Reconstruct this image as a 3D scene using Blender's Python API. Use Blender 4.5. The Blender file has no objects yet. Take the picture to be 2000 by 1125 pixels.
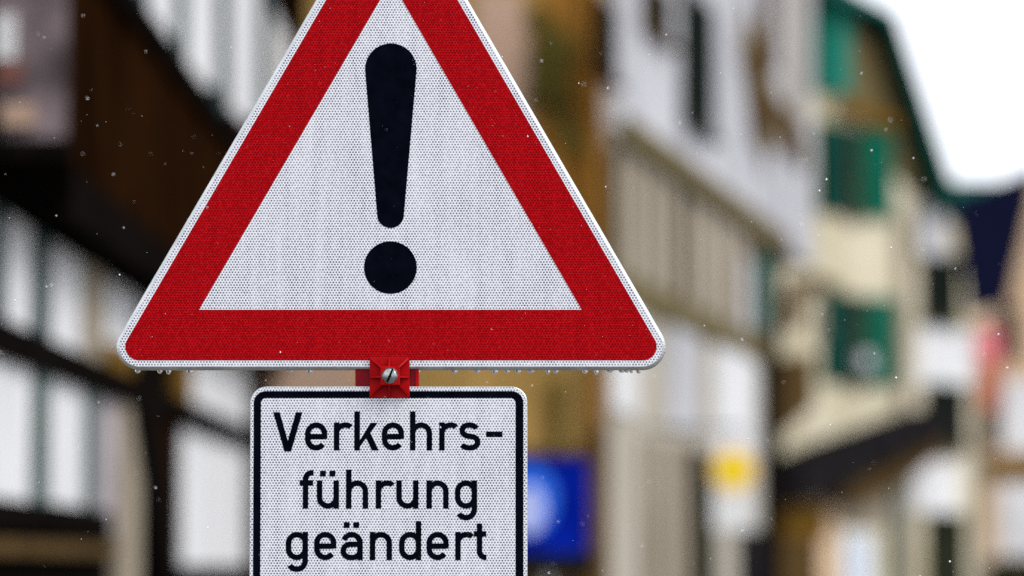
import bpy, math, random
import numpy as np
from mathutils import Vector
R = math.radians
random.seed(7)
SC = bpy.context.scene
COL = SC.collection

# ------------------------------------------------------------------ camera
CAM_Z, FPX = 1.65, 7500.0                    # 135 mm lens on a 36 mm sensor, in pixels of a 2000 px wide frame
PITCH = math.atan((1100 - 562.5) / FPX)      # eye level lies near the bottom of the frame
SIGN_D = 5.93
cd = bpy.data.cameras.new('camera')
cam = bpy.data.objects.new('camera', cd); COL.objects.link(cam)
cam.location = (0, 0, CAM_Z); cam.rotation_euler = (R(90) + PITCH, 0, 0)
cd.sensor_width = 36; cd.lens = 135; cd.clip_start = 0.1; cd.clip_end = 2000
cd.dof.use_dof = True; cd.dof.focus_distance = SIGN_D; cd.dof.aperture_fstop = 2.3
cd.dof.aperture_blades = 0
SC.camera = cam
# ------------------------------------------------------------------ world: bright overcast sky
SUN_EL, SUN_AZ = R(42), R(122)               # azimuth clockwise from +Y
w = bpy.data.worlds.new('World'); SC.world = w; w.use_nodes = True
nt = w.node_tree; nt.nodes.clear()
sky = nt.nodes.new('ShaderNodeTexSky'); sky.sky_type = 'NISHITA'; sky.sun_disc = False
sky.sun_elevation = SUN_EL; sky.sun_rotation = SUN_AZ
mx = nt.nodes.new('ShaderNodeMix'); mx.data_type = 'RGBA'; mx.inputs[0].default_value = 0.93
mx.inputs[7].default_value = (9.6, 9.9, 10.6, 1)        # cloud cover
bg = nt.nodes.new('ShaderNodeBackground'); bg.inputs[1].default_value = 0.12
wo = nt.nodes.new('ShaderNodeOutputWorld')
nt.links.new(sky.outputs[0], mx.inputs[6]); nt.links.new(mx.outputs[2], bg.inputs[0]); nt.links.new(bg.outputs[0], wo.inputs[0])
# ------------------------------------------------------------------ sun behind the clouds
sl = bpy.data.lights.new('sun', 'SUN'); sl.energy = 1.5; sl.angle = R(25); sl.color = (1, .97, .93)
so = bpy.data.objects.new('sun', sl); COL.objects.link(so)
sd = Vector((math.sin(SUN_AZ) * math.cos(SUN_EL), math.cos(SUN_AZ) * math.cos(SUN_EL), math.sin(SUN_EL)))
so.rotation_euler = (-sd).to_track_quat('-Z', 'Y').to_euler(); so.location = (6, -8, 20)
# ------------------------------------------------------------------ exposure
SC.view_settings.view_transform = 'Standard'; SC.view_settings.look = 'None'
SC.view_settings.exposure = 0.4; SC.view_settings.gamma = 1.0
SC.view_settings.use_curve_mapping = False
SC.render.engine = 'CYCLES'; SC.cycles.use_denoising = False
SC.cycles.max_bounces = 8

# ================================================================== helpers
def ray(px, py):
    x, y = (px - 1000) / FPX, (562.5 - py) / FPX
    f = Vector((0, math.cos(PITCH), math.sin(PITCH))); u = Vector((0, -math.sin(PITCH), math.cos(PITCH)))
    return f + u * y + Vector((x, 0, 0))

def tag(o, label=None, cat=None, group=None, kind=None):
    if label: o['label'] = label
    if cat: o['category'] = cat
    if group: o['group'] = group
    if kind: o['kind'] = kind
    return o

def empty(name, loc=(0, 0, 0), rz=0):
    o = bpy.data.objects.new(name, None); COL.objects.link(o)
    o.location = loc; o.rotation_euler = (0, 0, rz); o.empty_display_size = .2
    return o

def mesh(name, verts, faces, mat, parent=None, smooth=False):
    me = bpy.data.meshes.new(name); me.from_pydata([tuple(v) for v in verts], [], faces)
    me.materials.append(mat); me.update()
    if smooth: me.polygons.foreach_set('use_smooth', [True] * len(me.polygons))
    o = bpy.data.objects.new(name, me); COL.objects.link(o)
    if parent: o.parent = parent
    return o

class MB:
    """collects shapes into one mesh"""
    def __init__(s): s.v, s.f = [], []
    def box(s, x0, x1, y0, y1, z0, z1):
        b = len(s.v)
        s.v += [(x0, y0, z0), (x1, y0, z0), (x1, y1, z0), (x0, y1, z0), (x0, y0, z1), (x1, y0, z1), (x1, y1, z1), (x0, y1, z1)]
        s.f += [[b + i for i in q] for q in ((3, 2, 1, 0), (4, 5, 6, 7), (0, 1, 5, 4), (1, 2, 6, 5), (2, 3, 7, 6), (3, 0, 4, 7))]
        return s
    def prism(s, pts, y0, y1):
        """polygon of (x, z), counter-clockwise seen from -Y, extruded from y0 (front) to y1"""
        b, n = len(s.v), len(pts)
        s.v += [(p[0], y0, p[1]) for p in pts] + [(p[0], y1, p[1]) for p in pts]
        s.f.append([b + i for i in range(n)]); s.f.append([b + n + i for i in reversed(range(n))])
        for i in range(n):
            j = (i + 1) % n; s.f.append([b + j, b + i, b + n + i, b + n + j])
        return s
    def plan(s, pts, z0, z1):
        b, n = len(s.v), len(pts)
        s.v += [(p[0], p[1], z0) for p in pts] + [(p[0], p[1], z1) for p in pts]
        s.f.append([b + i for i in reversed(range(n))]); s.f.append([b + n + i for i in range(n)])
        for i in range(n):
            j = (i + 1) % n; s.f.append([b + i, b + j, b + n + j, b + n + i])
        return s
    def rings(s, loops, close_front=False, close_back=False):
        """loops: lists of (x, y, z) with equal length"""
        b = len(s.v); n = len(loops[0])
        for l in loops: s.v += list(l)
        for k in range(len(loops) - 1):
            for i in range(n):
                j = (i + 1) % n
                s.f.append([b + k * n + i, b + k * n + j, b + (k + 1) * n + j, b + (k + 1) * n + i])
        if close_front: s.f.append([b + i for i in range(n)])
        if close_back: s.f.append([b + (len(loops) - 1) * n + i for i in reversed(range(n))])
        return s
    def build(s, name, mat, parent=None, smooth=False): return mesh(name, s.v, s.f, mat, parent, smooth)

# ------------------------------------------------------------------ materials
def base_mat(name, rough=.6, metal=0.0, spec=.5):
    m = bpy.data.materials.new(name); m.use_nodes = True
    b = m.node_tree.nodes['Principled BSDF']
    b.inputs['Roughness'].default_value = rough; b.inputs['Metallic'].default_value = metal
    b.inputs['Specular IOR Level'].default_value = spec
    return m, m.node_tree, b

def M(name, c1, c2=None, scale=3.0, rough=.75, metal=0.0, bump=.15, detail=6, stretch=(1, 1, 1), spec=.02, bump_scale=None):
    m, t, b = base_mat(name, rough, metal, spec)
    tc = t.nodes.new('ShaderNodeTexCoord'); mp = t.nodes.new('ShaderNodeMapping'); mp.inputs['Scale'].default_value = stretch
    n = t.nodes.new('ShaderNodeTexNoise'); n.inputs['Scale'].default_value = scale; n.inputs['Detail'].default_value = detail
    r = t.nodes.new('ShaderNodeValToRGB'); r.color_ramp.elements[0].position = .3; r.color_ramp.elements[1].position = .7
    r.color_ramp.elements[0].color = (*c1, 1); r.color_ramp.elements[1].color = (*(c2 or c1), 1)
    t.links.new(tc.outputs['Object'], mp.inputs[0]); t.links.new(mp.outputs[0], n.inputs['Vector'])
    t.links.new(n.outputs[0], r.inputs[0]); t.links.new(r.outputs[0], b.inputs['Base Color'])
    if bump:
        n2 = t.nodes.new('ShaderNodeTexNoise'); n2.inputs['Scale'].default_value = bump_scale or scale * 8; n2.inputs['Detail'].default_value = 4
        bp = t.nodes.new('ShaderNodeBump'); bp.inputs['Strength'].default_value = bump; bp.inputs['Distance'].default_value = .02
        t.links.new(mp.outputs[0], n2.inputs['Vector']); t.links.new(n2.outputs[0], bp.inputs['Height']); t.links.new(bp.outputs[0], b.inputs['Normal'])
    return m

def hex_sheet(name, c_hi, c_lo, c_alt, pitch=.00458, rough=.35, r0=.25, r1=.42, spec=.5):
    """retro-reflective sheeting: a honeycomb of small cells under a clear film"""
    m, t, b = base_mat(name, rough, 0, spec)
    N, L = t.nodes.new, t.links.new
    tc = N('ShaderNodeTexCoord'); sp = N('ShaderNodeSeparateXYZ'); L(tc.outputs['Object'], sp.inputs[0])
    def mth(op, a, c=None):
        n = N('ShaderNodeMath'); n.operation = op
        for i, v in enumerate((a, c)):
            if v is None: continue
            if isinstance(v, (int, float)): n.inputs[i].default_value = v
            else: L(v, n.inputs[i])
        return n.outputs[0]
    u = mth('DIVIDE', sp.outputs[0], pitch); v = mth('DIVIDE', sp.outputs[2], pitch * math.sqrt(3))
    ds = []
    for off in (0, .5):
        a = mth('SUBTRACT', mth('FRACT', mth('ADD', u, 1000 + off)), .5)
        c = mth('MULTIPLY', mth('SUBTRACT', mth('FRACT', mth('ADD', v, 1000 + off)), .5), math.sqrt(3))
        ds.append(mth('SQRT', mth('ADD', mth('MULTIPLY', a, a), mth('MULTIPLY', c, c))))
    d = mth('MINIMUM', ds[0], ds[1])
    mr = N('ShaderNodeMapRange'); mr.interpolation_type = 'SMOOTHSTEP'
    mr.inputs[1].default_value = r0; mr.inputs[2].default_value = r1; mr.inputs[3].default_value = 1; mr.inputs[4].default_value = 0
    L(d, mr.inputs[0])
    # cells are not all equally dark; broad clouds and fine vertical runs of wet film
    n1 = N('ShaderNodeTexNoise'); n1.inputs['Scale'].default_value = 260; n1.inputs['Detail'].default_value = 2; L(tc.outputs['Object'], n1.inputs['Vector'])
    n2 = N('ShaderNodeTexNoise'); n2.inputs['Scale'].default_value = 7; n2.inputs['Detail'].default_value = 5; L(tc.outputs['Object'], n2.inputs['Vector'])
    mp = N('ShaderNodeMapping'); mp.inputs['Scale'].default_value = (60, 60, 6); L(tc.outputs['Object'], mp.inputs[0])
    n3 = N('ShaderNodeTexNoise'); n3.inputs['Scale'].default_value = 1; n3.inputs['Detail'].default_value = 3; L(mp.outputs[0], n3.inputs['Vector'])
    amt = mth('ADD', mth('MULTIPLY', n1.outputs[0], .4), mth('ADD', mth('MULTIPLY', n2.outputs[0], .2), mth('MULTIPLY', n3.outputs[0], .55)))
    amt2 = N('ShaderNodeMapRange'); amt2.inputs[1].default_value = .42; amt2.inputs[2].default_value = .72
    amt2.inputs[3].default_value = .55; amt2.inputs[4].default_value = 1.0; L(amt, amt2.inputs[0])
    k = mth('MULTIPLY', mr.outputs[0], amt2.outputs[0])
    mixa = N('ShaderNodeMix'); mixa.data_type = 'RGBA'; mixa.inputs[6].default_value = (*c_hi, 1); mixa.inputs[7].default_value = (*c_alt, 1)
    f2 = N('ShaderNodeMapRange'); f2.inputs[1].default_value = .40; f2.inputs[2].default_value = .64; L(mth('ADD', mth('MULTIPLY', n1.outputs[0], .85), mth('MULTIPLY', n2.outputs[0], .15)), f2.inputs[0]); L(f2.outputs[0], mixa.inputs[0])
    mixb = N('ShaderNodeMix'); mixb.data_type = 'RGBA'; L(k, mixb.inputs[0]); L(mixa.outputs[2], mixb.inputs[6]); mixb.inputs[7].default_value = (*c_lo, 1)
    L(mixb.outputs[2], b.inputs['Base Color'])
    bp = N('ShaderNodeBump'); bp.inputs['Strength'].default_value = .12; bp.inputs['Distance'].default_value = .001
    L(n1.outputs[0], bp.inputs['Height']); L(bp.outputs[0], b.inputs['Normal'])
    return m

white_sheet = hex_sheet('white_reflective_sheet', (.80, .81, .84), (.055, .062, .105), (.68, .69, .73), spec=.12)
red_sheet = hex_sheet('red_reflective_sheet', (.31, .0004, .003), (.12, .0001, .0012), (.50, .004, .008), rough=.4, spec=.03)
black_film = M('black_film', (.0012, .0018, .004), (.003, .004, .008), 40, .5, bump=.05, spec=.0)
alu = M('weathered_aluminium', (.42, .44, .43), (.62, .64, .63), 30, .42, 1.0, bump=.08)
galv = M('galvanised_steel', (.35, .36, .37), (.5, .51, .52), 25, .5, 1.0, bump=.05)
red_plastic = M('red_plastic', (.30, .001, .003), (.42, .002, .004), 60, .4, bump=.06, spec=.06)
dark_red_plastic = M('red_clamp_plastic', (.14, .001, .005), (.20, .002, .007), 60, .45, bump=.1, spec=.1)
chrome = M('zinc_plated_bolt', (.22, .24, .23), (.45, .47, .46), 220, .18, 1.0, bump=.08)
rubber = M('recycled_rubber', (.03, .03, .032), (.05, .05, .05), 30, .9)
mw = bpy.data.materials.new('water'); mw.use_nodes = True
b_ = mw.node_tree.nodes['Principled BSDF']; b_.inputs['Transmission Weight'].default_value = 1; b_.inputs['Roughness'].default_value = 0.02
b_.inputs['IOR'].default_value = 1.33; b_.inputs['Base Color'].default_value = (.97, .98, 1, 1)

plaster_white = M('white_lime_plaster', (.52, .52, .53), (.74, .74, .74), 1.6, .9, stretch=(1.4, 1.4, .4))
plaster_lav = M('pale_cool_plaster', (.30, .30, .32), (.56, .56, .585), 1.3, .9, stretch=(1.6, 1.6, .45))
plaster_beige = M('beige_plaster', (.26, .235, .185), (.50, .46, .39), 1.5, .9, stretch=(2.5, 2.5, .3))
plaster_cream = M('cream_plaster', (.40, .35, .21), (.66, .60, .47), .9, .9)
plaster_grey = M('grey_mauve_plaster', (.05, .042, .045), (.27, .21, .22), 4.5, .9)
plaster_mauve = M('dull_mauve_plaster', (.26, .23, .24), (.44, .40, .41), 2.0, .9)
plaster_pink = M('pinkish_plaster', (.42, .27, .19), (.52, .36, .26), 1.5, .9)
plaster_ochre = M('ochre_plaster', (.26, .155, .04), (.52, .33, .115), 2.2, .9, stretch=(3, 3, .5))
plaster_peach = M('peach_plaster', (.58, .40, .25), (.68, .50, .34), 1.4, .9)
wood_black = M('tarred_timber', (.003, .0025, .0025), (.008, .006, .005), 2, .9, spec=0, stretch=(4, 4, 1))
wood_dark = M('dark_brown_boards', (.0015, .0008, .0005), (.022, .008, .0026), .9, .9, stretch=(2, 2, .8), spec=.0)
wood_brown = M('brown_timber', (.050, .030, .010), (.10, .060, .022), 1.5, .85, stretch=(4, 4, .8))
wood_olive = M('olive_brown_timber', (.085, .068, .030), (.17, .135, .065), 1.5, .85, stretch=(4, 4, .8))
wood_ochre = M('ochre_timber', (.11, .058, .008), (.19, .10, .016), 1.5, .85, stretch=(4, 4, .8))
wood_orange = M('orange_brown_boards', (.19, .082, .012), (.36, .172, .035), 1.5, .8, stretch=(5, 5, .5))
wood_grey = M('grey_green_timber', (.035, .058, .055), (.075, .11, .10), 1.5, .85, stretch=(4, 4, .8))
wood_teal = M('dark_teal_timber', (.012, .028, .028), (.035, .065, .062), 1.5, .85, stretch=(4, 4, .8))
wood_taupe = M('taupe_timber', (.22, .185, .135), (.34, .29, .22), 1.5, .85, stretch=(4, 4, .8))
olive_wood = M('olive_painted_wood', (.06, .05, .012), (.11, .09, .02), 2, .7)
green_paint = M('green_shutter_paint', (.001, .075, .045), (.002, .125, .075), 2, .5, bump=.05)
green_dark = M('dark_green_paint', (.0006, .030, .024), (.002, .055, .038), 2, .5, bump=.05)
teal_paint = M('teal_paint', (.002, .17, .13), (.006, .24, .18), 2, .5, bump=.05)
copper = M('green_copper', (.01, .075, .06), (.02, .12, .10), 3, .55)
slate_blue = M('blue_slate', (.004, .005, .016), (.009, .010, .032), 3, .8, stretch=(1, 1, 2), spec=0)
slate_black = M('dark_slate', (.005, .005, .006), (.022, .019, .020), 3, .8, spec=0)
tile_red = M('old_roof_tiles', (.09, .04, .025), (.16, .07, .045), 3, .85)
glass_dark = M('dark_window_glass', (.006, .009, .008), (.012, .016, .014), 1, .3, bump=.0, spec=0)
glass_pale = M('pale_curtained_glass', (.45, .52, .62), (.66, .72, .80), 3, .15, bump=.0, spec=.5)
frame_white = M('white_window_paint', (.70, .71, .71), (.80, .80, .79), 3, .5, bump=.03)
brick_red = M('red_sandstone', (.16, .06, .05), (.24, .11, .09), 3, .85)
door_dark = M('dark_door_wood', (.008, .010, .005), (.02, .022, .010), 2, .6)
sign_blue = M('blue_sign_film', (.0006, .004, .13), (.003, .022, .42), 5, .4, bump=0, spec=0)
sign_sky = M('light_blue_film', (.02, .12, .72), (.04, .18, .78), 4, .35, bump=0)
sign_pale = M('pale_sign_film', (.40, .48, .88), (.50, .56, .90), 4, .35, bump=0)
sign_black = M('black_sign_film', (.006, .008, .010), (.010, .012, .014), 4, .4, bump=0)
yellow = M('yellow_enamel', (.85, .62, .001), (.88, .66, .002), 4, .4, bump=0)
amber = M('pale_amber_enamel', (.95, .60, .20), (.96, .66, .28), 4, .4, bump=0)
pink_cloth = M('pink_cloth', (.75, .20, .22), (.82, .30, .32), 6, .9)
red_cloth = M('brick_orange_cloth', (.42, .09, .03), (.55, .14, .06), 6, .9)
sleet_mat = M('wet_snow', (.9, .9, .92), (.9, .9, .92), 1, .3, bump=0)

# cobbled street
m, t, b = base_mat('cobblestones', .6)
tc = t.nodes.new('ShaderNodeTexCoord'); vo = t.nodes.new('ShaderNodeTexVoronoi'); vo.feature = 'DISTANCE_TO_EDGE'; vo.inputs['Scale'].default_value = 8
t.links.new(tc.outputs['Object'], vo.inputs['Vector'])
rp = t.nodes.new('ShaderNodeValToRGB'); rp.color_ramp.elements[1].position = .12
rp.color_ramp.elements[0].color = (.03, .028, .025, 1); rp.color_ramp.elements[1].color = (.15, .14, .13, 1)
t.links.new(vo.outputs['Distance'], rp.inputs[0]); t.links.new(rp.outputs[0], b.inputs['Base Color'])
bp = t.nodes.new('ShaderNodeBump'); bp.inputs['Strength'].default_value = .6; bp.inputs['Distance'].default_value = .03
t.links.new(rp.outputs[0], bp.inputs['Height']); t.links.new(bp.outputs[0], b.inputs['Normal'])
cobble = m

# ================================================================== ground
g = mesh('street', [(-300, -100, 0), (300, -100, 0), (300, 600, 0), (-300, 600, 0)], [[0, 1, 2, 3]], cobble)
tag(g, kind='structure')

# ================================================================== houses
class Facade:
    """a house front: u runs along the wall, v out of it towards the street, z up"""
    def __init__(s, name, label, cat, x0, y0, tx, ty, group=None):
        l = math.hypot(tx, ty); s.t = Vector((tx / l, ty / l, 0)); s.n = Vector((ty / l, -tx / l, 0)); s.o = Vector((x0, y0, 0))
        s.root = empty(name, (x0, y0, 0), math.atan2(ty, tx)); tag(s.root, label, cat, group)
    def q(s, px, py, v=0.0):
        d = ray(px, py); c = Vector((0, 0, CAM_Z))
        k = (s.o + s.n * v - c).dot(s.n) / d.dot(s.n); p = c + d * k
        return (p - s.o).dot(s.t), p.z
    def u(s, px, py=600, v=0.0): return s.q(px, py, v)[0]
    def box(s, name, u0, u1, z0, z1, v0, v1, mat, parent=None, label=None):
        o = MB().box(u0, u1, -v1, -v0, z0, z1).build(name, mat, parent or s.root)
        if label: o['label'] = label
        return o
    def poly(s, name, pts, v0, v1, mat, parent=None, label=None):
        a = sum(pts[i][0] * pts[(i + 1) % len(pts)][1] - pts[(i + 1) % len(pts)][0] * pts[i][1] for i in range(len(pts)))
        if a < 0: pts = pts[::-1]
        o = MB().prism(pts, -v1, -v0).build(name, mat, parent or s.root)
        if label: o['label'] = label
        return o
    def bar(s, name, p, q, wd, v0, v1, mat, parent=None):
        dx, dz = q[0] - p[0], q[1] - p[1]; l = math.hypot(dx, dz); a, c = -dz / l * wd / 2, dx / l * wd / 2
        return s.poly(name, [(p[0] + a, p[1] + c), (q[0] + a, q[1] + c), (q[0] - a, q[1] - c), (p[0] - a, p[1] - c)], v0, v1, mat, parent)
    def window(s, u0, u1, z0, z1, v, fm, gm, fw=.06, bars=True, label=None):
        m_ = MB()
        m_.box(u0, u1, -v - .05, -v, z0, z0 + fw).box(u0, u1, -v - .05, -v, z1 - fw, z1)
        m_.box(u0, u0 + fw, -v - .05, -v, z0 + fw, z1 - fw).box(u1 - fw, u1, -v - .05, -v, z0 + fw, z1 - fw)
        if bars:
            uc, zc = (u0 + u1) / 2, (z0 + z1) / 2
            m_.box(uc - fw * .4, uc + fw * .4, -v - .045, -v, z0 + fw, z1 - fw)
        f = m_.build('window', fm, s.root)
        if label: f['label'] = label
        MB().box(u0 + fw * .5, u1 - fw * .5, -v - .02, -v + .01, z0 + fw * .5, z1 - fw * .5).build('pane', gm, f)
        MB().box(u0 - .06, u1 + .06, -v - .12, -v, z0 - .06, z0 - .002).build('sill', fm, f)
        return f

# ---- A: dark half-timbered house on the left, its front running away from the camera
bA = (1082 - 1000) / FPX; aA = -2.8; yA = 16.4
A = Facade('half_timbered_house', 'dark half-timbered house with white panels, brown boarding and grey bay, left of the triangle', 'house', aA + bA * yA, yA, bA, 1)
LA, JV = 19.4, .26                                          # length, jetty overhang
A.box('wall', 0, LA, 0, 3.50, -5, 0, wood_black)
A.box('upper_wall', 0, LA, 3.47, 8.0, -5.02, JV, wood_dark)
MB().plan([(-.2, 5.3), (-.2, -JV - .5), (LA + .1, -JV - .5), (LA + .1, 5.3)], 8.0, 8.25).build('roof', tile_red, A.root)
A.box('jetty_beam', 0, LA, 3.42, 3.70, 0.012, JV + .05, wood_black)
zb = (2.67, 2.85)                                           # rail between the two rows of panels
A.box('rail', 0, LA, *zb, 0, .10, wood_black)
def panels(F_, rows, v=0.0, th=.04):
    for (p0, p1, py, z0, z1, mt) in rows:
        u0, u1 = F_.u(p0, py, v + th), F_.u(p1, py, v + th)
        F_.box('infill_panel', u0, u1, z0, z1, v, v + th, mt)
panels(A, [(-75, -12, 520, zb[1], 3.46, plaster_white), (12, 68, 520, zb[1], 3.46, plaster_white), (100, 166, 520, zb[1], 3.46, plaster_white),
           (208, 275, 560, zb[1], 3.46, plaster_white), (378, 484, 770, zb[1], 3.46, plaster_white),
           (-95, -45, 850, 1.98, zb[0], plaster_white), (-40, 66, 850, 1.97, zb[0], plaster_white), (98, 170, 850, 1.98, zb[0], plaster_white),
           (192, 236, 870, 1.84, zb[0], plaster_mauve), (356, 480, 980, 1.63, zb[0], plaster_white)])
for p0, p1, mt in ((-12, 12, wood_teal), (68, 100, wood_teal), (166, 208, wood_taupe)):
    A.box('timber_post', A.u(p0, 520, .06) + .003, A.u(p1, 520, .06) - .003, zb[1] + .002, 3.418, 0, .06, mt)
for p0, p1, mt in ((66, 98, wood_grey), (170, 192, wood_grey)):
    A.box('timber_post', A.u(p0, 850, .06) + .003, A.u(p1, 850, .06) - .003, 1.97, zb[0] - .002, 0, .06, mt)
A.box('corner_post', A.u(238, 850, .07), A.u(276, 850, .07), 0, zb[0] - .002, 0, .07, wood_taupe)
A.box('timber_post', A.u(352, 770, .07), A.u(376, 770, .07), zb[1] + .002, 3.418, 0, .07, wood_ochre)
A.box('timber_post', A.u(215, 720, .1), A.u(262, 720, .1), zb[1] + .002, 3.0, .07, .10, wood_ochre)
A.bar('brace', A.q(280, 700, .13), A.q(345, 1180, .13), .75, .08, .13, wood_black)
A.box('board', A.u(310, 900, .05), A.u(352, 900, .05), 0.0, zb[0] - .002, 0, .05, wood_dark)
A.box('sill_beam', 0, A.u(190, 990), 1.82, 1.968, 0, .09, wood_black)
A.box('ochre_rail', 0, A.u(195, 1050), 1.69, 1.77, 0, .11, wood_brown)
A.box('plinth', 0, LA, 0, .55, 0, .05, plaster_beige)
nb = 48
for i in range(nb):                                         # brown boards of the jettied storey
    u0 = LA * i / nb
    A.box('board', u0 + .006, u0 + LA / nb - .006, 3.56, 4.93 + random.uniform(-.01, .01), JV, JV + .02 + random.uniform(0, .015), wood_dark)
A.box('window_sill_beam', 0, LA, 4.84, 5.0, JV, JV + .09, wood_black)
for p0, p1, pb in ((228, 266, 0), (290, 340, 88), (368, 422, 166), (451, 503, 232), (529, 575, 290)):
    fv = JV + .04
    u0, u1 = A.u(p0, 60, fv), A.u(p1, 60, fv)
    za, zc_ = A.q(p0 + 6, pb - 14, fv)[1], A.q(p1, pb, fv)[1]
    zm = A.q((p0 + p1) / 2 + 4, pb + 8, fv)
    A.poly('infill_panel', [(u0, za), zm, (u1, zc_), (u1, 6.6), (u0, 6.6)], JV, fv, plaster_white)
    A.box('timber_post', u1 + .01, A.u(p1 + 25, 60, JV + .08), 5.0, 6.6, JV, JV + .08, wood_teal)
A.box('rail', 0, LA, 6.6, 6.8, JV, JV + .09, wood_black)

# grey plastered bay near the camera end
bay = MB().plan([(.7, -.2), (.7, -.62), (2.9, -.33), (2.9, -.2)], 3.54, 7.6).build('bay', plaster_grey, A.root)
bay['label'] = 'grey mauve plastered bay jutting from the boarded storey'
MB().plan([(.64, -.2), (.64, -.66), (3.0, -.35), (3.0, -.2)], 3.45, 3.54).build('bay_sill', wood_black, bay)
MB().plan([(.55, -.2), (.55, -.72), (3.1, -.40), (3.1, -.2)], 7.6, 7.75).build('bay_roof', slate_black, bay)
MB().box(.655, .70, -.385, -.30, 3.90, 4.10).build('window', frame_white, bay)
MB().box(.67, .70, -.42, -.30, 3.79, 3.895).build('stone_band', brick_red, bay)
MB().box(.67, .70, -.47, -.33, 3.60, 3.70).build('stone_band', plaster_pink, bay)

# ---- B: ochre house closing the view behind the sign
yB = 36.2
B = Facade('ochre_house', 'ochre and orange-brown boarded house right behind the sign', 'house', -3.6, yB, 1, 0)
uB1 = B.u(1176)
B.box('wall', 0, uB1, 0, 9.0, -4, 0, plaster_ochre)
MB().plan([(-.2, 4.2), (-.2, -.5), (uB1, -.5), (uB1, 4.2)], 9.0, 9.3).build('roof', tile_red, B.root)
B.box('brown_panel', B.u(480), B.u(700), 3.0, 3.9, 0, .04, plaster_pink)
B.box('timber_post', B.u(505), B.u(535), 0, 4.6, .04, .08, wood_dark)
B.box('timber_post', B.u(520, 100), B.u(600, 100), 4.61, 9, 0, .08, wood_dark)
for p0, p1 in ((700, 940),):
    B.box('plaster_panel', B.u(p0), B.u(p1), 2.0, 8.6, 0, .03, plaster_ochre)
B.poly('plaster_panel', [B.q(925, -20), B.q(1015, -20), B.q(1045, 160), B.q(1010, 330), B.q(925, 330)], 0, .04, plaster_pink)
for i in range(7):                                          # upright boards on the right
    p0 = 1052 + i * 17.5
    B.box('board', B.u(p0) + .004, B.u(p0 + 17.5) - .004, B.q(1100, 690)[1], 8.9, 0, .035 + random.uniform(0, .02), wood_orange)
B.window(B.u(1035), B.u(1110), B.q(1070, 190)[1], B.q(1070, 85)[1], .06, olive_wood, olive_wood, label='olive shuttered window')
B.bar('brace', B.q(1040, 20), B.q(1120, 110), .16, .06, .10, olive_wood)
B.bar('brace', B.q(1075, 185), B.q(1130, 300), .16, .06, .10, olive_wood)
B.box('timber_post', B.u(1082), B.u(1100), B.q(1090, 870)[1], B.q(1090, 740)[1], .03, .06, olive_wood)
B.box('corner_post', B.u(1150), B.u(1176), 0, 8.8, .06, .12, wood_orange)
B.box('shopfront', B.u(700), B.u(1149), 0, B.q(1000, 880)[1], .0, .05, wood_brown)

# ---- C: tall pale house running away to the right
aC, bC, yC = -5.8, .185, 36.4
C = Facade('half_timbered_house', 'tall pale half-timbered house with overhanging upper floor, right of the warning triangle', 'house', aC + bC * yC, yC, bC, 1)
uC1 = C.u(1503, 700); uC2 = C.u(1588, 400, .09)
z1, z2, CJ = 5.80, 4.30, .09
C.box('wall', 0, uC1, 0, z1, -3.5, 0, plaster_beige)
C.box('upper_wall', 0, uC2, z1, 10.3, -3.52, CJ, plaster_lav)
MB().plan([(-.3, 3.6), (-.3, -CJ - .35), (uC2, -CJ - .35), (uC2, 3.6)], 10.3, 10.6).build('roof', tile_red, C.root)
C.box('jetty_beam', .25, C.u(1522, 470), z1 - .10, z1 + .15, .012, CJ + .05, wood_olive)
C.box('rail', 0, uC1, z2 - .13, z2 + .16, 0, .07, wood_olive)
C.window(C.u(1166, 90, CJ + .04), C.u(1202, 90, CJ + .04), 6.15, 6.85, CJ, wood_dark, glass_dark)
C.window(C.u(1250, 10, CJ), C.u(1302, 10, CJ), 7.0, 7.5, CJ, wood_brown, glass_dark)
C.window(C.u(1328, 100, CJ), C.u(1388, 100, CJ), 6.40, 7.85, CJ, door_dark, glass_dark, bars=False)
C.poly('brown_panel', [C.q(1436, 60, CJ), C.q(1500, 70, CJ), C.q(1530, 290, CJ), C.q(1470, 290, CJ)], CJ, CJ + .03, wood_taupe)
C.bar('brace', C.q(1448, 60, CJ), C.q(1492, 285, CJ), .9, CJ, CJ + .05, wood_brown)
C.bar('brace', C.q(1500, 20, CJ), C.q(1462, 240, CJ), .65, CJ, CJ + .07, wood_brown)
C.bar('brace', C.q(1470, 170, CJ), C.q(1560, 300, CJ), .45, CJ, CJ + .09, wood_brown)
C.box('timber_post', C.u(1488, 60, CJ), C.u(1502, 60, CJ), 7.9, 10, CJ, CJ + .11, wood_brown)
C.box('timber_post', C.u(1540, 200, CJ), C.u(1560, 200, CJ), 7.6, 10, CJ, CJ + .06, wood_taupe)
k = 0
for p in range(1196, 1500, 34):                             # upright timbers between the two storey beams
    C.box('timber_post', C.u(p, 500, .06), C.u(p + 13, 500, .06), z2 + .16, z1 - .2, 0, .06, wood_taupe if k % 4 else wood_brown); k += 1
C.box('infill_panel', C.u(1446, 520), C.u(1476, 520), z2 + .17, z1 - .45, 0, .05, plaster_lav)
C.box('shutter', C.u(1478, 540), C.u(1494, 540), z2 + .3, z1 - .3, .0, .07, teal_paint)
panels(C, [(1200, 1244, 770, 3.10, z2 - .13, plaster_white), (1312, 1364, 730, 3.05, z2 - .13, plaster_lav), (1400, 1474, 780, 2.80, z2 - .13, plaster_white)])
for p, wd, mt in ((1170, 16, wood_brown), (1262, 14, wood_taupe), (1292, 10, wood_taupe), (1322, 12, wood_taupe), (1350, 30, wood_brown), (1452, 14, wood_taupe)):
    C.box('timber_post', C.u(p, 950, .06), C.u(p + wd, 950, .06), 0, 2.9, 0, .06, mt)
C.box('door', C.u(1344, 900), C.u(1384, 900), 0.02, 2.85, .062, .09, door_dark)
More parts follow.
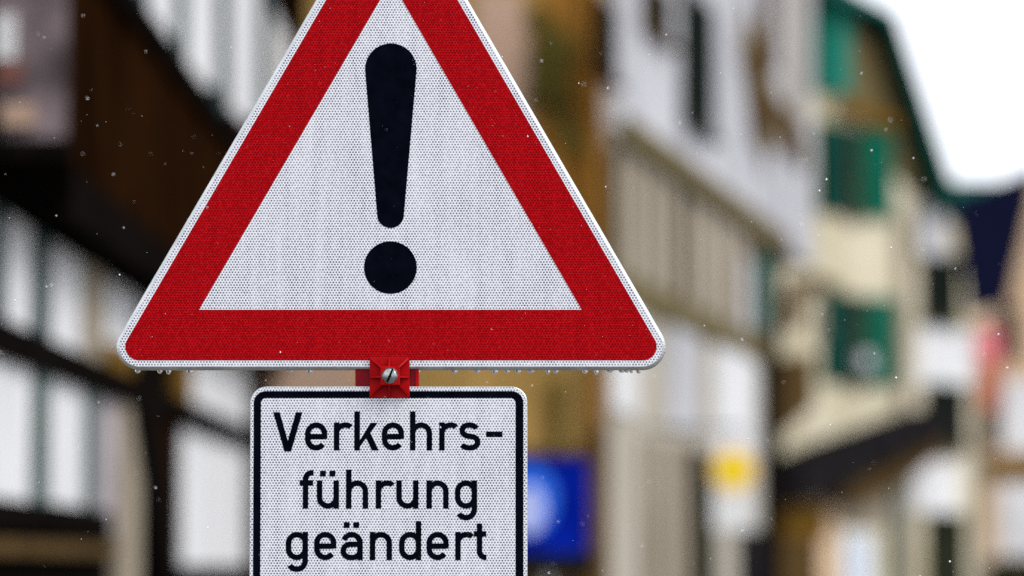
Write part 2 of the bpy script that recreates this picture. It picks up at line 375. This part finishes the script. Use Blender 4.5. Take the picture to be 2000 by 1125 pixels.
C.box('corner_post', C.u(1486, 700), uC1 + .004, 0, z1 - .2, .0, .14, wood_black)
C.box('window_panel', C.u(1440, 1080), C.u(1484, 1080), .6, 2.05, 0, .1, slate_black)

# ---- D: cream house with green shutters, its gable front turned towards the street
D = Facade('shuttered_house', 'cream gabled house with green window shutters', 'house', 4.40, 56.0, .616, .788)
uD0, uD1 = -1.5, D.u(1898, 600)
def dq(px, py, v=0.): return D.q(px, py, v)
va, vb, vc = dq(1640, -8, .45), dq(1742, 34, .45), dq(1856, 400, .45)
D.poly('wall', [(uD0, 0), (uD1, 0), dq(1898, 655), dq(1866, 440), (vc[0] - .02, vc[1] - .05), (vb[0] - .15, vb[1] - .3), (va[0], va[1] - .15), (uD0, va[1] + .5)], -6, 0, plaster_cream)
D.poly('gable_boards', [dq(1640, 10), (vb[0] - .15, vb[1] - .3), (vc[0] - .08, vc[1] - .05), dq(1795, 392), dq(1738, 325), dq(1672, 200), dq(1640, 190)], 0, .05, wood_olive)
D.poly('gable_boards', [dq(1712, 60), (vb[0] - .17, vb[1] - .33), (vc[0] - .10, vc[1] - .1), dq(1818, 350), dq(1752, 200)], .05, .08, wood_brown)
D.poly('roof', [(va[0] - 3, va[1] + .9), va, vb, (vb[0] + .12, vb[1] + .08), (va[0], va[1] + .2), (va[0] - 3, va[1] + 1.2)], -6, .45, copper)
D.poly('verge', [vb, (vb[0] + .12, vb[1] + .08), (vc[0] + .28, vc[1] + .05), (vc[0] + .05, vc[1] - .12)], -6, .45, green_dark)
# windows and shutters: (left shutter px, right shutter px, top, bottom)
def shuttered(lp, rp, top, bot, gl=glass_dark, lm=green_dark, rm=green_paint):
    (u0, zt), (u1, zb_) = dq(lp[0], top), dq(lp[1], bot); r0, r1 = D.u(rp[0], top), D.u(rp[1], top)
    zt2, zb2 = zt, zb_
    D.window(u1 + .01, r0 - .01, zb2, zt2, 0, wood_brown, gl, .05, False)
    for a, c_, mt in ((u0, u1, lm), (r0, r1, rm)):
        s_ = D.box('shutter', a, c_, zb2, zt2, .01, .06, mt)
        n_ = 14
        mb = MB()
        for i in range(n_):
            za = zb2 + .06 + (zt2 - zb2 - .12) * i / n_
            mb.box(a + .04, c_ - .04, -.075, -.06, za, za + (zt2 - zb2) / n_ * .55)
        mb.build('slats', mt, s_)
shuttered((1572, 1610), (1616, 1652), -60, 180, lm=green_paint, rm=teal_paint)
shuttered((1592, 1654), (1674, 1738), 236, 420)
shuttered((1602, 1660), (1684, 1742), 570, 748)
D.box('flower_box', D.u(1662, 700), D.u(1683, 700), dq(1670, 722)[1], dq(1670, 690)[1], .06, .2, plaster_lav)
D.bar('ochre_lintel', dq(1625, 205), dq(1742, 245), .22, .09, .13, wood_ochre)
D.box('downpipe', D.u(1750, 600), D.u(1768, 600), 0, dq(1757, 420)[1], 0, .08, wood_taupe)
D.poly('brown_arch', [dq(1528, 590), dq(1545, 545), dq(1590, 535), dq(1640, 560), dq(1640, 582), dq(1600, 560), dq(1570, 575), dq(1560, 640), dq(1535, 650)], 0, .05, wood_brown)
D.box('timber_post', D.u(1590, 620), D.u(1604, 620), dq(1597, 660)[1], dq(1597, 590)[1], 0, .05, wood_taupe)
D.poly('brown_panel', [dq(1520, 700), dq(1582, 690), dq(1585, 790), dq(1520, 850)], 0, .06, wood_brown)
D.poly('entrance_canopy', [dq(1490, 905), dq(1560, 872), dq(1770, 800), dq(1786, 845), dq(1650, 908), dq(1540, 968), dq(1490, 985)], .07, .7, slate_black)
D.poly('canopy_soffit', [dq(1600, 925), dq(1786, 846), dq(1800, 880), dq(1740, 925), dq(1640, 985), dq(1600, 985)], .03, .45, wood_brown)
D.box('white_panel', D.u(1792, 700), uD1, dq(1840, 755)[1], dq(1840, 640)[1], 0, .02, plaster_white)
D.box('white_panel', D.u(1770, 950), D.u(1868, 950), dq(1820, 1000)[1], dq(1820, 900)[1], 0, .02, plaster_white)
D.box('white_panel', D.u(1786, 450), D.u(1838, 450), dq(1815, 500)[1], dq(1815, 395)[1], .09, .1, plaster_lav)
D.window(D.u(1796, 560), D.u(1868, 560), dq(1838, 625)[1], dq(1838, 495)[1], .03, door_dark, glass_dark)
D.window(D.u(1804, 800), D.u(1880, 800), dq(1845, 872)[1], dq(1845, 750)[1], .03, door_dark, glass_dark)
D.box('timber_panel', D.u(1800, 840), D.u(1866, 840), dq(1830, 895)[1], dq(1830, 820)[1], .02, .03, wood_taupe)
D.box('door', D.u(1808, 1080), D.u(1882, 1080), .02, dq(1848, 1004)[1], .02, .06, door_dark)
D.box('wooden_gate', D.u(1500, 1000), D.u(1604, 1000), 0, dq(1550, 985)[1], 0, .05, wood_brown)
D.box('gate_lintel', D.u(1500, 1000), D.u(1606, 1000), dq(1550, 1052)[1], dq(1550, 985)[1], .05, .09, wood_ochre)
D.box('timber_post', D.u(1592, 1000), D.u(1628, 1000), 0, dq(1610, 950)[1], .05, .08, plaster_peach)
D.window(D.u(1640, 1080), D.u(1700, 1080), .8, dq(1670, 1040)[1], .03, frame_white, glass_pale)
D.box('brown_panel', D.u(1640, 960), D.u(1738, 960), dq(1690, 1030)[1], dq(1690, 905)[1], 0, .03, wood_taupe)
D.box('pilaster', D.u(1738, 1000), D.u(1776, 1000), 0, dq(1757, 930)[1], 0, .07, wood_grey)

# ---- E: slate clad house at the back
E = Facade('slate_house', 'far house with dark blue slate roof under the white sky', 'house', 8.0, 84, 1, .06)
ez = E.q(1900, 380)[1]; eb = E.q(1900, 640)[1]
E.box('wall', 0, 9, 0, eb, -5, 0, plaster_peach)
E.poly('roof', [(-.4, eb), (9, eb), (9, ez + .25), (E.u(1990, 380), ez + .2), (.1, ez)], -5, .35, slate_blue)
E.box('ridge', 0, 9, ez + .02, ez + .26, -5.2, .45, copper)

# ---- F: peach half-timbered gable at the right edge
Fh = Facade('half_timbered_house', 'peach and white half-timbered gable house at the right edge', 'house', 8.35, 71, 1, .1)
fq = Fh.q
Fh.poly('wall', [(fq(1893, 900)[0], 0), (6, 0), (6, fq(2000, 330)[1] + 2.4), fq(1998, 420), fq(1962, 590), fq(1920, 625), (fq(1893, 900)[0], fq(1893, 650)[1])], -6, 0, plaster_peach)
Fh.bar('roof', fq(1955, 606), fq(2018, 330), .12, -6.05, .25, slate_blue)
Fh.window(fq(1958, 640)[0], fq(1992, 640)[0], fq(1975, 690)[1], fq(1975, 600)[1], 0, wood_dark, glass_dark)
Fh.window(fq(1918, 830)[0], fq(1950, 830)[0], fq(1935, 862)[1], fq(1935, 780)[1], 0, wood_brown, glass_dark)
for z0_, z1_, p0, p1 in ((880, 740, 1958, 2030), (1085, 945, 1952, 2030)):
    Fh.box('infill_panel', fq(p0, 900)[0], fq(p1, 900)[0], fq(1980, z0_)[1], fq(1980, z1_)[1], 0, .04, plaster_white)
Fh.box('rail', fq(1924, 900)[0], 5.9, fq(1980, 935)[1], fq(1980, 893)[1], .0, .09, wood_ochre)
Fh.box('timber_post', fq(1898, 900)[0], fq(1922, 900)[0], 0, fq(1900, 760)[1], 0, .07, wood_taupe)
Fh.box('shopfront', fq(1926, 900)[0], 5.9, 0, fq(1980, 1092)[1], 0, .06, door_dark)

# ================================================================== things hung in the street
# blue sign on its own post
def sign_frame(x, y, name, label, cat):
    r = empty(name, (x, y, 0)); tag(r, label, cat); return r
yS = 25.0
def pz(px, py, Y):
    d = ray(px, py); k = Y / d.y; return d.x * k, CAM_Z + d.z * k
xb0, zb1 = pz(984, 893, yS); xb1, zb0 = pz(1152, 1080, yS)
bs = sign_frame((xb0 + xb1) / 2, yS, 'blue_sign', 'blue square street sign with pale emblem beside the text plate', 'sign')
hw = (xb1 - xb0) / 2; zc = (zb0 + zb1) / 2; hh = (zb1 - zb0) / 2
def rrect(x0, x1, z0, z1, r, n=6):
    pts = []
    for cx, cz, a0 in ((x1 - r, z1 - r, 0), (x0 + r, z1 - r, 90), (x0 + r, z0 + r, 180), (x1 - r, z0 + r, 270)):
        for i in range(n + 1):
            a = R(a0 + 90 * i / n); pts.append((cx + r * math.cos(a), cz + r * math.sin(a)))
    return pts
MB().prism(rrect(-hw, hw, zc - hh, zc + hh, .05), -.012, .012).build('panel', sign_blue, bs)
def ell(cx, cz, rx, rz, n=28, a0=0, a1=360): return [(cx + rx * math.cos(R(a0 + (a1 - a0) * i / n)), cz + rz * math.sin(R(a0 + (a1 - a0) * i / n))) for i in range(n)]
s1 = 1 / 300.
MB().prism(ell(-.10, .03 + zc, .17, .23), -.016, -.012).build('emblem_halo', sign_sky, bs)
MB().prism(ell(-.11, -.03 + zc, .10, .16), -.020, -.016).build('emblem', sign_pale, bs)
MB().box(-hw + .01, hw + .02, -.03, .02, zc - hh - .13, zc - hh - .004).build('lower_plate', sign_black, bs)
MB().prism(ell(0, 0, .03, .03, 16), 0, 1).v
pv = MB(); pv.plan([(.03 * math.cos(R(a)), .05 + .03 * math.sin(R(a))) for a in range(0, 360, 30)], 0, zc + hh - .03)
pv.build('post', galv, bs)

# round yellow sign hung from the pale house
yY = 38.6
x0_, zy = pz(1432, 918, yY)
ys = sign_frame(x0_, yY, 'hanging_sign', 'round yellow sign with white plate below, hung in front of pale house', 'sign')
MB().prism(ell(0, zy, .225, .225, 36), -.03, .03).build('rim', amber, ys)
MB().prism(ell(0, zy, .155, .155, 30), -.036, -.03).build('disc', yellow, ys)
MB().box(-.20, .20, -.02, .02, zy - .60, zy - .10).build('plate', frame_white, ys)
MB().box(-.012, .012, -.012, .012, zy + .2, zy + .40).box(-.95, .1, -.015, .015, zy + .40, zy + .43).build('bracket', wood_black, ys)

# pink and red cloth on the far gable
bn = empty('hanging_banner', (0, 0, 0)); tag(bn, 'pink and brick-red cloth banner hanging on the far right gable house', 'banner')
yN = 70.2
(p0x, p0z), (p1x, p1z), (_, p2z) = pz(1908, 640, yN), pz(1956, 708, yN), pz(1930, 800, yN)
bn.location = ((p0x + p1x) / 2, yN, 0); hwN = (p1x - p0x) / 2
def cloth(z0, z1, wd, k):
    n, vs, fs = 10, [], []
    for s_ in (0, .012):
        for i in range(n + 1):
            for z in (z0, z1):
                x = -wd + 2 * wd * i / n; vs.append((x, s_ + .03 * math.sin(i * 1.7 + k), z))
    o = 2 * (n + 1)
    for i in range(n):
        a = 2 * i; fs += [[a, a + 2, a + 3, a + 1], [o + a, o + a + 1, o + a + 3, o + a + 2]]
    return vs, fs
mesh('cloth', *cloth(p1z + .005, p0z, hwN, 0), pink_cloth, bn); mesh('cloth', *cloth(p2z, p1z, hwN * .8, 1), red_cloth, bn)['label'] = 'brick-red lower half of the banner'
MB().box(-hwN - .05, hwN + .05, -.02, .6, p0z + .002, p0z + .04).build('rod', wood_dark, bn)

# ================================================================== THE SIGN
SCL = 1 / 1264.4
sx, sz0 = pz(764, 562.5, 1.0)
d0 = ray(764, 562.5); kk = SIGN_D / 1.0                       # forward distance of the sign
sp_ = Vector((0, 0, CAM_Z)) + d0 * kk
S = empty('traffic_sign', (sp_.x, sp_.y, 0))
tag(S, 'triangular red and white warning sign with a German text plate below on one post', 'traffic sign')
ZC = sp_.z
def L(px, py): return (px - 764) * SCL, ZC - (py - 562.5) * SCL
def tri_loop(cy_px, h_px, r_px, y, cx_px=764, nA=14, nE=1):
    """rounded equilateral triangle, point up, counter-clockwise seen from the front"""
    pts = []; hi = h_px - r_px
    for a in (330, 90, 210):
        ccx, ccz = 2 * hi * math.cos(R(a)), 2 * hi * math.sin(R(a))
        for i in range(nA + 1):
            b_ = R(a - 60 + 120 * i / nA); pts.append((ccx + r_px * math.cos(b_), ccz + r_px * math.sin(b_)))
    cx, cz = L(cx_px, cy_px)
    return [(cx + p[0] * SCL, y, cz + p[1] * SCL) for p in pts]
CY, H0 = 393.5, 328.5
tp = MB().rings([tri_loop(CY, H0 - 5.5, 40, 0.0), tri_loop(CY, H0 - 2.0, 43, .0018), tri_loop(CY, H0, 45, .006), tri_loop(CY, H0, 45, .024), tri_loop(CY, H0 - 14, 32, .024), tri_loop(CY, H0 - 14, 32, .004)], close_front=True, close_back=True).build('warning_triangle', alu, S)
tp['label'] = 'aluminium warning triangle with folded rim'
MB().rings([tri_loop(CY, H0 - 6.5, 39, -.0006), tri_loop(CY, H0 - 6.5, 39, .0)], close_front=True).build('white_sheet', white_sheet, tp)
outer, inner = tri_loop(CY, H0 - 18, 27, -.0010), tri_loop(389.4, 215.6, .01, -.0010, 762.5)
MB().rings([tri_loop(CY, H0 - 18, 27, -.0006), outer, inner, tri_loop(389.4, 215.6, .01, -.0006, 762.5)]).build('red_border', red_sheet, tp)
# exclamation mark
cx, _ = L(762.5, 0)
def capsule(y0, r0, y1, r1):
    d = y1 - y0; s_ = math.asin((r0 - r1) / d); pts = []
    for i in range(25):
        a = -s_ + (math.pi + 2 * s_) * i / 24
        a = s_ * 1 + 0 if False else a
        pts.append((r0 * math.cos(a), -(y0) + r0 * math.sin(a)))
    for i in range(17):
        a = math.pi + s_ + (math.pi - 2 * s_) * i / 16; pts.append((r1 * math.cos(a), -(y1) + r1 * math.sin(a)))
    return [(cx + p[0] * SCL, L(0, 0)[1] + p[1] * SCL) for p in pts]
MB().prism(capsule(132, 50.5, 419, 26), -.0011, -.0006).build('exclamation_stroke', black_film, tp)
MB().prism([(cx + 51.5 * SCL * math.cos(R(a)), L(0, 522.5)[1] + 51.5 * SCL * math.sin(R(a))) for a in range(0, 360, 6)], -.0011, -.0006).build('exclamation_dot', black_film, tp)

# text plate
def rr_loop(x0, x1, y0, y1, r, y):
    a, b2 = L(x0, y1), L(x1, y0)
    return [(p[0], y, p[1]) for p in rrect(a[0], b2[0], a[1], b2[1], r * SCL, 10)]
PB = 1160
pl = MB().rings([rr_loop(492, 1028, 757, PB - 2, 30, 0), rr_loop(490, 1030, 755, PB, 32, .0012), rr_loop(490, 1030, 755, PB, 32, .003)], True, True).build('text_plate', alu, S)
pl['label'] = 'white text plate with black border and lettering'
MB().rings([rr_loop(491.5, 1028.5, 756.5, PB - 1.5, 31, -.0005), rr_loop(491.5, 1028.5, 756.5, PB - 1.5, 31, .0005)], True).build('white_sheet', white_sheet, pl)
MB().rings([rr_loop(497, 1022, 764, PB - 9, 23, -.0005), rr_loop(497, 1022, 764, PB - 9, 23, -.0009), rr_loop(511, 1007, 777.5, PB - 23, 10, -.0009), rr_loop(511, 1007, 777.5, PB - 23, 10, -.0005)]).build('black_border', black_film, pl)

# lettering, drawn as strokes of constant width (units: 1/2.922 px)
W = 31.0
def arc(cx, cz, r, a0, a1, n=14, ry=None):
    ry = ry or r
    return [(cx + r * math.cos(R(a0 + (a1 - a0) * i / n)), cz + ry * math.sin(R(a0 + (a1 - a0) * i / n))) for i in range(n + 1)]
l_, r_, m_, rad = 15.5, 110.5, 63.0, 47.5
bowl = arc(m_, 97, rad, 0, 180) + arc(m_, 63, rad, 180, 360); bowl.append(bowl[0])
GL = {
 'e': [[(l_, 79), (r_, 79)], [(r_, 66), (r_, 97)] + arc(m_, 97, rad, 0, 180)[1:] + arc(m_, 63, rad, 180, 325)],
 'r': [[(l_, 0), (l_, 160)], arc(m_, 97, rad, 180, 90) + [(70, 144.5)] + arc(70, 112, 32.5, 85, 38, 5)],
 'h': [[(l_, 0), (l_, 222)], arc(m_, 97, rad, 180, 0) + [(r_, 0)]],
 'n': [[(l_, 0), (l_, 160)], arc(m_, 97, rad, 180, 0) + [(r_, 0)]],
 'u': [[(r_, 0), (r_, 160)], [(l_, 160)] + arc(m_, 63, rad, 180, 360)],
 's': [arc(66, 108, 42, 28, 90, 8, 36.5) + [(60, 144.5)] + arc(56, 114, 34, 90, 262, 14, 30.5) + [(70, 80)] + arc(72, 47.5, 38, 82, -90, 14, 32) + [(62, 15.5)] + arc(60, 52, 46, 270, 212, 8, 36.5)],
 'g': [bowl, [(r_, 160), (r_, -4)] + arc(m_, -4, rad, 0, -148)],
 'd': [bowl, [(r_, 0), (r_, 222)]],
 'a': [[(r_, 0), (r_, 97)] + arc(m_, 97, rad, 0, 158)[1:], [(r_, 90), (56, 90)] + arc(54, 52.75, 38.5, 90, 270, 14, 37.25) + [(70, 15.5)] + arc(70, 56, 40.5, 270, 350, 6)],
 'f': [[(33, 0), (33, 166)] + arc(68, 168, 35, 180, 90) + [(78, 203)], [(0, 146), (76, 146)]],
 't': [[(32, 208), (32, 50)] + arc(66, 49.5, 34, 180, 270) + [(71, 15.5)], [(0, 149), (70, 149)]],
 '-': [[(0, 92), (93, 92)]],
}
POLY = {
 'V': [[(0, 218), (37, 218), (84, 56), (130, 218), (167, 218), (103, -5), (65, -5)]],
 'k': [[(0, 0), (32, 0), (32, 222), (0, 222)], [(32, 66), (92, 160), (130, 160), (32, 36)][:0] or [(31, 56), (94, 158), (134, 158), (31, 20)], [(58, 92), (100, 0), (139, 0), (82, 122)]],
}
def ribbon(mb, pts, wd, y0, y1, T):
    P = [Vector(p) for p in pts]
    P = [p for i, p in enumerate(P) if i == 0 or (p - P[i - 1]).length > .01]
    closed = (P[0] - P[-1]).length < .5
    if closed: P = P[:-1]
    n = len(P); A_, B_ = [], []
    for i in range(n):
        d1 = (P[i] - P[i - 1]).normalized() if (i > 0 or closed) else None
        d2 = (P[(i + 1) % n] - P[i]).normalized() if (i < n - 1 or closed) else None
        d1 = d1 or d2; d2 = d2 or d1
        n1, n2 = Vector((-d1.y, d1.x)), Vector((-d2.y, d2.x)); mi = (n1 + n2).normalized(); k_ = wd / 2 / max(.4, mi.dot(n1))
        A_.append(P[i] + mi * k_); B_.append(P[i] - mi * k_)
    for i in range(n if closed else n - 1):
        j = (i + 1) % n; mb.prism([T(B_[i]), T(B_[j]), T(A_[j]), T(A_[i])], y0, y1)
def letter(ch, xz, base):
    mb = MB(); um = ch in 'üä'; key = {'ü': 'u', 'ä': 'a'}.get(ch, ch)
    def T(p):
        return L(480 + (xz + p[0]) / 2.922, 740 + (base - p[1]) / 2.922)
    for i, st in enumerate(GL.get(key, [])): ribbon(mb, st, W, -.0009 - .00002 * i, -.0005, T)
    for i, po in enumerate(POLY.get(key, [])): mb.prism([T(p) for p in po][::-1] if sum(po[q][0] * po[(q + 1) % len(po)][1] - po[(q + 1) % len(po)][0] * po[q][1] for q in range(len(po))) < 0 else [T(p) for p in po], -.0009 - .00002 * i, -.0005)
    if um:
        for x in (18, 72): mb.prism([T(p) for p in ((x, 182), (x + 33, 182), (x + 33, 215), (x, 215))], -.0009, -.0005)
    mb.build('letter', black_film, pl)
for txt, base in (([('V', 160), ('e', 342), ('r', 506), ('k', 622), ('e', 779), ('h', 939), ('r', 1105), ('s', 1214), ('-', 1372)], 408),
                  ([('f', 313), ('ü', 410), ('h', 576), ('r', 745), ('u', 862), ('n', 1033), ('g', 1195)], 738),
                  ([('g', 235), ('e', 396), ('ä', 546), ('n', 712), ('d', 878), ('e', 1034), ('r', 1197), ('t', 1303)], 1030)):
    for ch, x in txt: letter(ch, x, base)

# red clamp holding both plates
cl = empty('clamp', (0, 0, 0)); cl.parent = S
def SB(mb, x0, x1, y0_, y1_, d0_, d1_):                      # box in sign pixels, depth in mm (negative = towards the street)
    a, b2 = L(x0, y1_), L(x1, y0_); return mb.box(a[0], b2[0], d0_ / 1000, d1_ / 1000, a[1], b2[1])
o = SB(MB(), 694, 818, 690, 800, 5, 30).build('clamp_body', dark_red_plastic, cl)
bv = o.modifiers.new('bevel', 'BEVEL'); bv.width = .002; bv.segments = 2
SB(MB(), 812, 818.5, 722, 757, 3.5, 4.9).build('clamp_edge_highlight', red_plastic, cl)  # brighter red strip that paints the highlight along the clamp's right edge
mb = MB()
X0, X1, Y0, Y1 = 722.5, 800.5, 698, 776.5
SB(mb, X0, X1, Y0, Y1, -3.4, -1.3)                           # base plate
o = mb.build('washer_plate', red_plastic, cl); bv = o.modifiers.new('bevel', 'BEVEL'); bv.width = .0012; bv.segments = 2
bx0, bx1, by0, by1 = 744.5, 782, 717, 753.5
mb = SB(MB(), bx0, bx1, by0, by1, -24, -3.2)
o = mb.build('boss', red_plastic, cl); bv = o.modifiers.new('bevel', 'BEVEL'); bv.width = .0012; bv.segments = 2
def rib(p, q, wd=3.0):
    a, c_ = Vector(L(*p)), Vector(L(*q)); d = (c_ - a).normalized(); nn = Vector((-d.y, d.x)) * wd / 2 * SCL
    vs = []
    for s_ in (1, -1):
        for pt, dep in ((a, -3.2), (a, -7.5), (c_, -23.2), (c_, -3.2)):
            vs.append((pt.x + nn.x * s_, dep / 1000, pt.y + nn.y * s_))
    mesh('rib', vs, [[0, 1, 2, 3], [7, 6, 5, 4], [0, 4, 5, 1], [1, 5, 6, 2], [2, 6, 7, 3], [3, 7, 4, 0]], red_plastic, cl)
mxp, myp = (X0 + X1) / 2, (Y0 + Y1) / 2
e_ = 3
for p, q in (((X0 + e_, Y0 + e_), (bx0 + 2, by0 + 2)), ((X1 - e_, Y0 + e_), (bx1 - 2, by0 + 2)), ((X0 + e_, Y1 - e_), (bx0 + 2, by1 - 2)), ((X1 - e_, Y1 - e_), (bx1 - 2, by1 - 2)),
             ((mxp, Y0 + 1), (mxp, by0 + 2)), ((mxp, Y1 - 1), (mxp, by1 - 2)), ((X0 + 1, myp), (bx0 + 2, myp)), ((X1 - 1, myp), (bx1 - 2, myp))):
    rib(p, q)
# slotted bolt head
bcx, bcz = L(763, 735)
prof = [(.0125, -13.0), (.0125, -13.8), (.0112, -14.2), (.0112, -16.4), (.0104, -18.0), (.0082, -19.4), (.0045, -20.2), (.0012, -20.4)]
prof = [(r, d - 11) for r, d in prof]
n = 32
loops = [[(bcx + r * math.cos(2 * math.pi * i / n), d / 1000, bcz + r * math.sin(2 * math.pi * i / n)) for i in range(n)] for r, d in prof]
bolt = MB().rings(loops[::-1], True).build('bolt', chrome, cl, smooth=True)
ang = R(66)
def rot(p): return (bcx + p[0] * math.cos(ang) - p[1] * math.sin(ang), bcz + p[0] * math.sin(ang) + p[1] * math.cos(ang))
MB().prism([rot(p) for p in ((-.0112, -.0022), (.0112, -.0022), (.0112, .0014), (-.0112, .0014))], -.0317, -.0260).build('slot', black_film, bolt)
MB().prism([rot(p) for p in ((.0005, -.0052), (.0108, -.0036), (.0112, -.0012), (.0005, -.0022))], -.0325, -.0260).build('slot_highlight', chrome, bolt)  # bright highlight bar beside the slot, modelled as a raised chrome sliver
# beads of water on the faces
rb = np.random.default_rng(11); mb = MB(); cnt = 0
def inside(px, py):
    if py < 722: return abs(px - 764) < (py + 263) / 1.732 - 16 and py < 712
    return 498 < px < 1022 and py > 764
while cnt < 900:
    px, py = rb.uniform(230, 1300), rb.uniform(-60, 1140)
    if not inside(px, py): continue
    cnt += 1; r0 = .00035 + .0009 * rb.random() ** 3; lx, lz = L(px, py); st = 1 + .5 * rb.random()
    ls = [[(lx + r0 * math.cos(R(a)) * c1, -.0009 - r0 * .5 * d1, lz + r0 * st * math.sin(R(a)) * c1) for a in range(0, 360, 60)] for c1, d1 in ((.35, 1.0), (.8, .65), (1, 0))]
    mb.rings(ls, True)
o = mb.build('water_beads', mw, S, smooth=True); o['kind'] = 'stuff'
# post and foot
MB().box(-.02, .02, .031, .071, .12, L(0, -200)[1]).build('post', galv, S)
mb = MB(); mb.plan(rrect(-.4, .4, -.15, .25, .05), 0, .12); mb.build('foot_plate', rubber, S)

# ================================================================== water drops under the triangle
def drop_mesh():
    pr = [(0.0002, 1.0), (.6, .95), (.95, .55), (1.0, .1), (.92, -.35), (.68, -.75), (.35, -.98), (.001, -1.05)]
    n_ = 12
    mb_ = MB().rings([[(r * math.cos(2 * math.pi * i / n_), r * math.sin(2 * math.pi * i / n_), z) for i in range(n_)] for r, z in pr], True, True)
    me = bpy.data.meshes.new('water_drop'); me.from_pydata(mb_.v, [], mb_.f); me.materials.append(mw)
    me.polygons.foreach_set('use_smooth', [True] * len(me.polygons)); return me
dm = drop_mesh()
for px, wpx, hpx in ((269, 11, 5), (312, 10, 6), (329, 10, 8), (370, 12, 8), (566, 12, 4), (604, 11, 8), (715, 10, 6), (815, 11, 7), (887, 12, 7), (932, 11, 6), (966, 12, 8), (990, 10, 6),
                     (1011, 12, 7), (1036, 14, 5), (1070, 9, 8), (1085, 11, 6), (1142, 11, 7), (1164, 9, 9), (1191, 13, 4), (1214, 12, 4), (1224, 9, 4), (1233, 8, 5), (1247, 10, 6)):
    o = bpy.data.objects.new('water_drop', dm); COL.objects.link(o)
    lx, lz = L(px, 722.5)
    o.location = (sp_.x + lx, sp_.y + .010, lz - .0012 - .1 * hpx * SCL); o.scale = (wpx / 2 * SCL, wpx / 2 * SCL, hpx * .75 * SCL)
    tag(o, 'clear water drop hanging from the lower edge of the warning triangle', 'water drop', 'water drops under the triangle')

# ================================================================== wet snow in the air
rng = np.random.default_rng(5)
N_ = 8500
P = np.stack([rng.uniform(-3.5, 3.5, N_), rng.uniform(5.4, 7.1, N_), rng.uniform(.4, 4.6, N_)], 1)
keep = np.ones(N_, bool)
dx, dy_ = P[:, 0] - sp_.x, P[:, 1] - sp_.y
keep &= ~((np.abs(dx) < .55) & (dy_ > -.03) & (dy_ < .09))
P = P[keep]; n_ = len(P)
rad_ = .0004 + .0014 * rng.random(n_) ** 3
octv = np.array([(1, 0, 0), (-1, 0, 0), (0, 1, 0), (0, -1, 0), (0, 0, 1.2), (0, 0, -1.2)], float)
octf = np.array([(0, 2, 4), (2, 1, 4), (1, 3, 4), (3, 0, 4), (2, 0, 5), (1, 2, 5), (3, 1, 5), (0, 3, 5)])
V = (P[:, None, :] + octv[None] * rad_[:, None, None]).reshape(-1, 3)
Fc = (octf[None] + 6 * np.arange(n_)[:, None, None]).reshape(-1, 3)
me = bpy.data.meshes.new('falling_snow')
me.vertices.add(len(V)); me.vertices.foreach_set('co', V.ravel())
me.loops.add(Fc.size); me.loops.foreach_set('vertex_index', Fc.ravel().astype(np.int32))
me.polygons.add(len(Fc)); me.polygons.foreach_set('loop_start', np.arange(0, Fc.size, 3, dtype=np.int32))
me.update(calc_edges=True); me.materials.append(sleet_mat)
o = bpy.data.objects.new('falling_snow', me); COL.objects.link(o)
tag(o, 'tiny white flecks of wet snow drifting in the air', 'snow', kind='stuff')
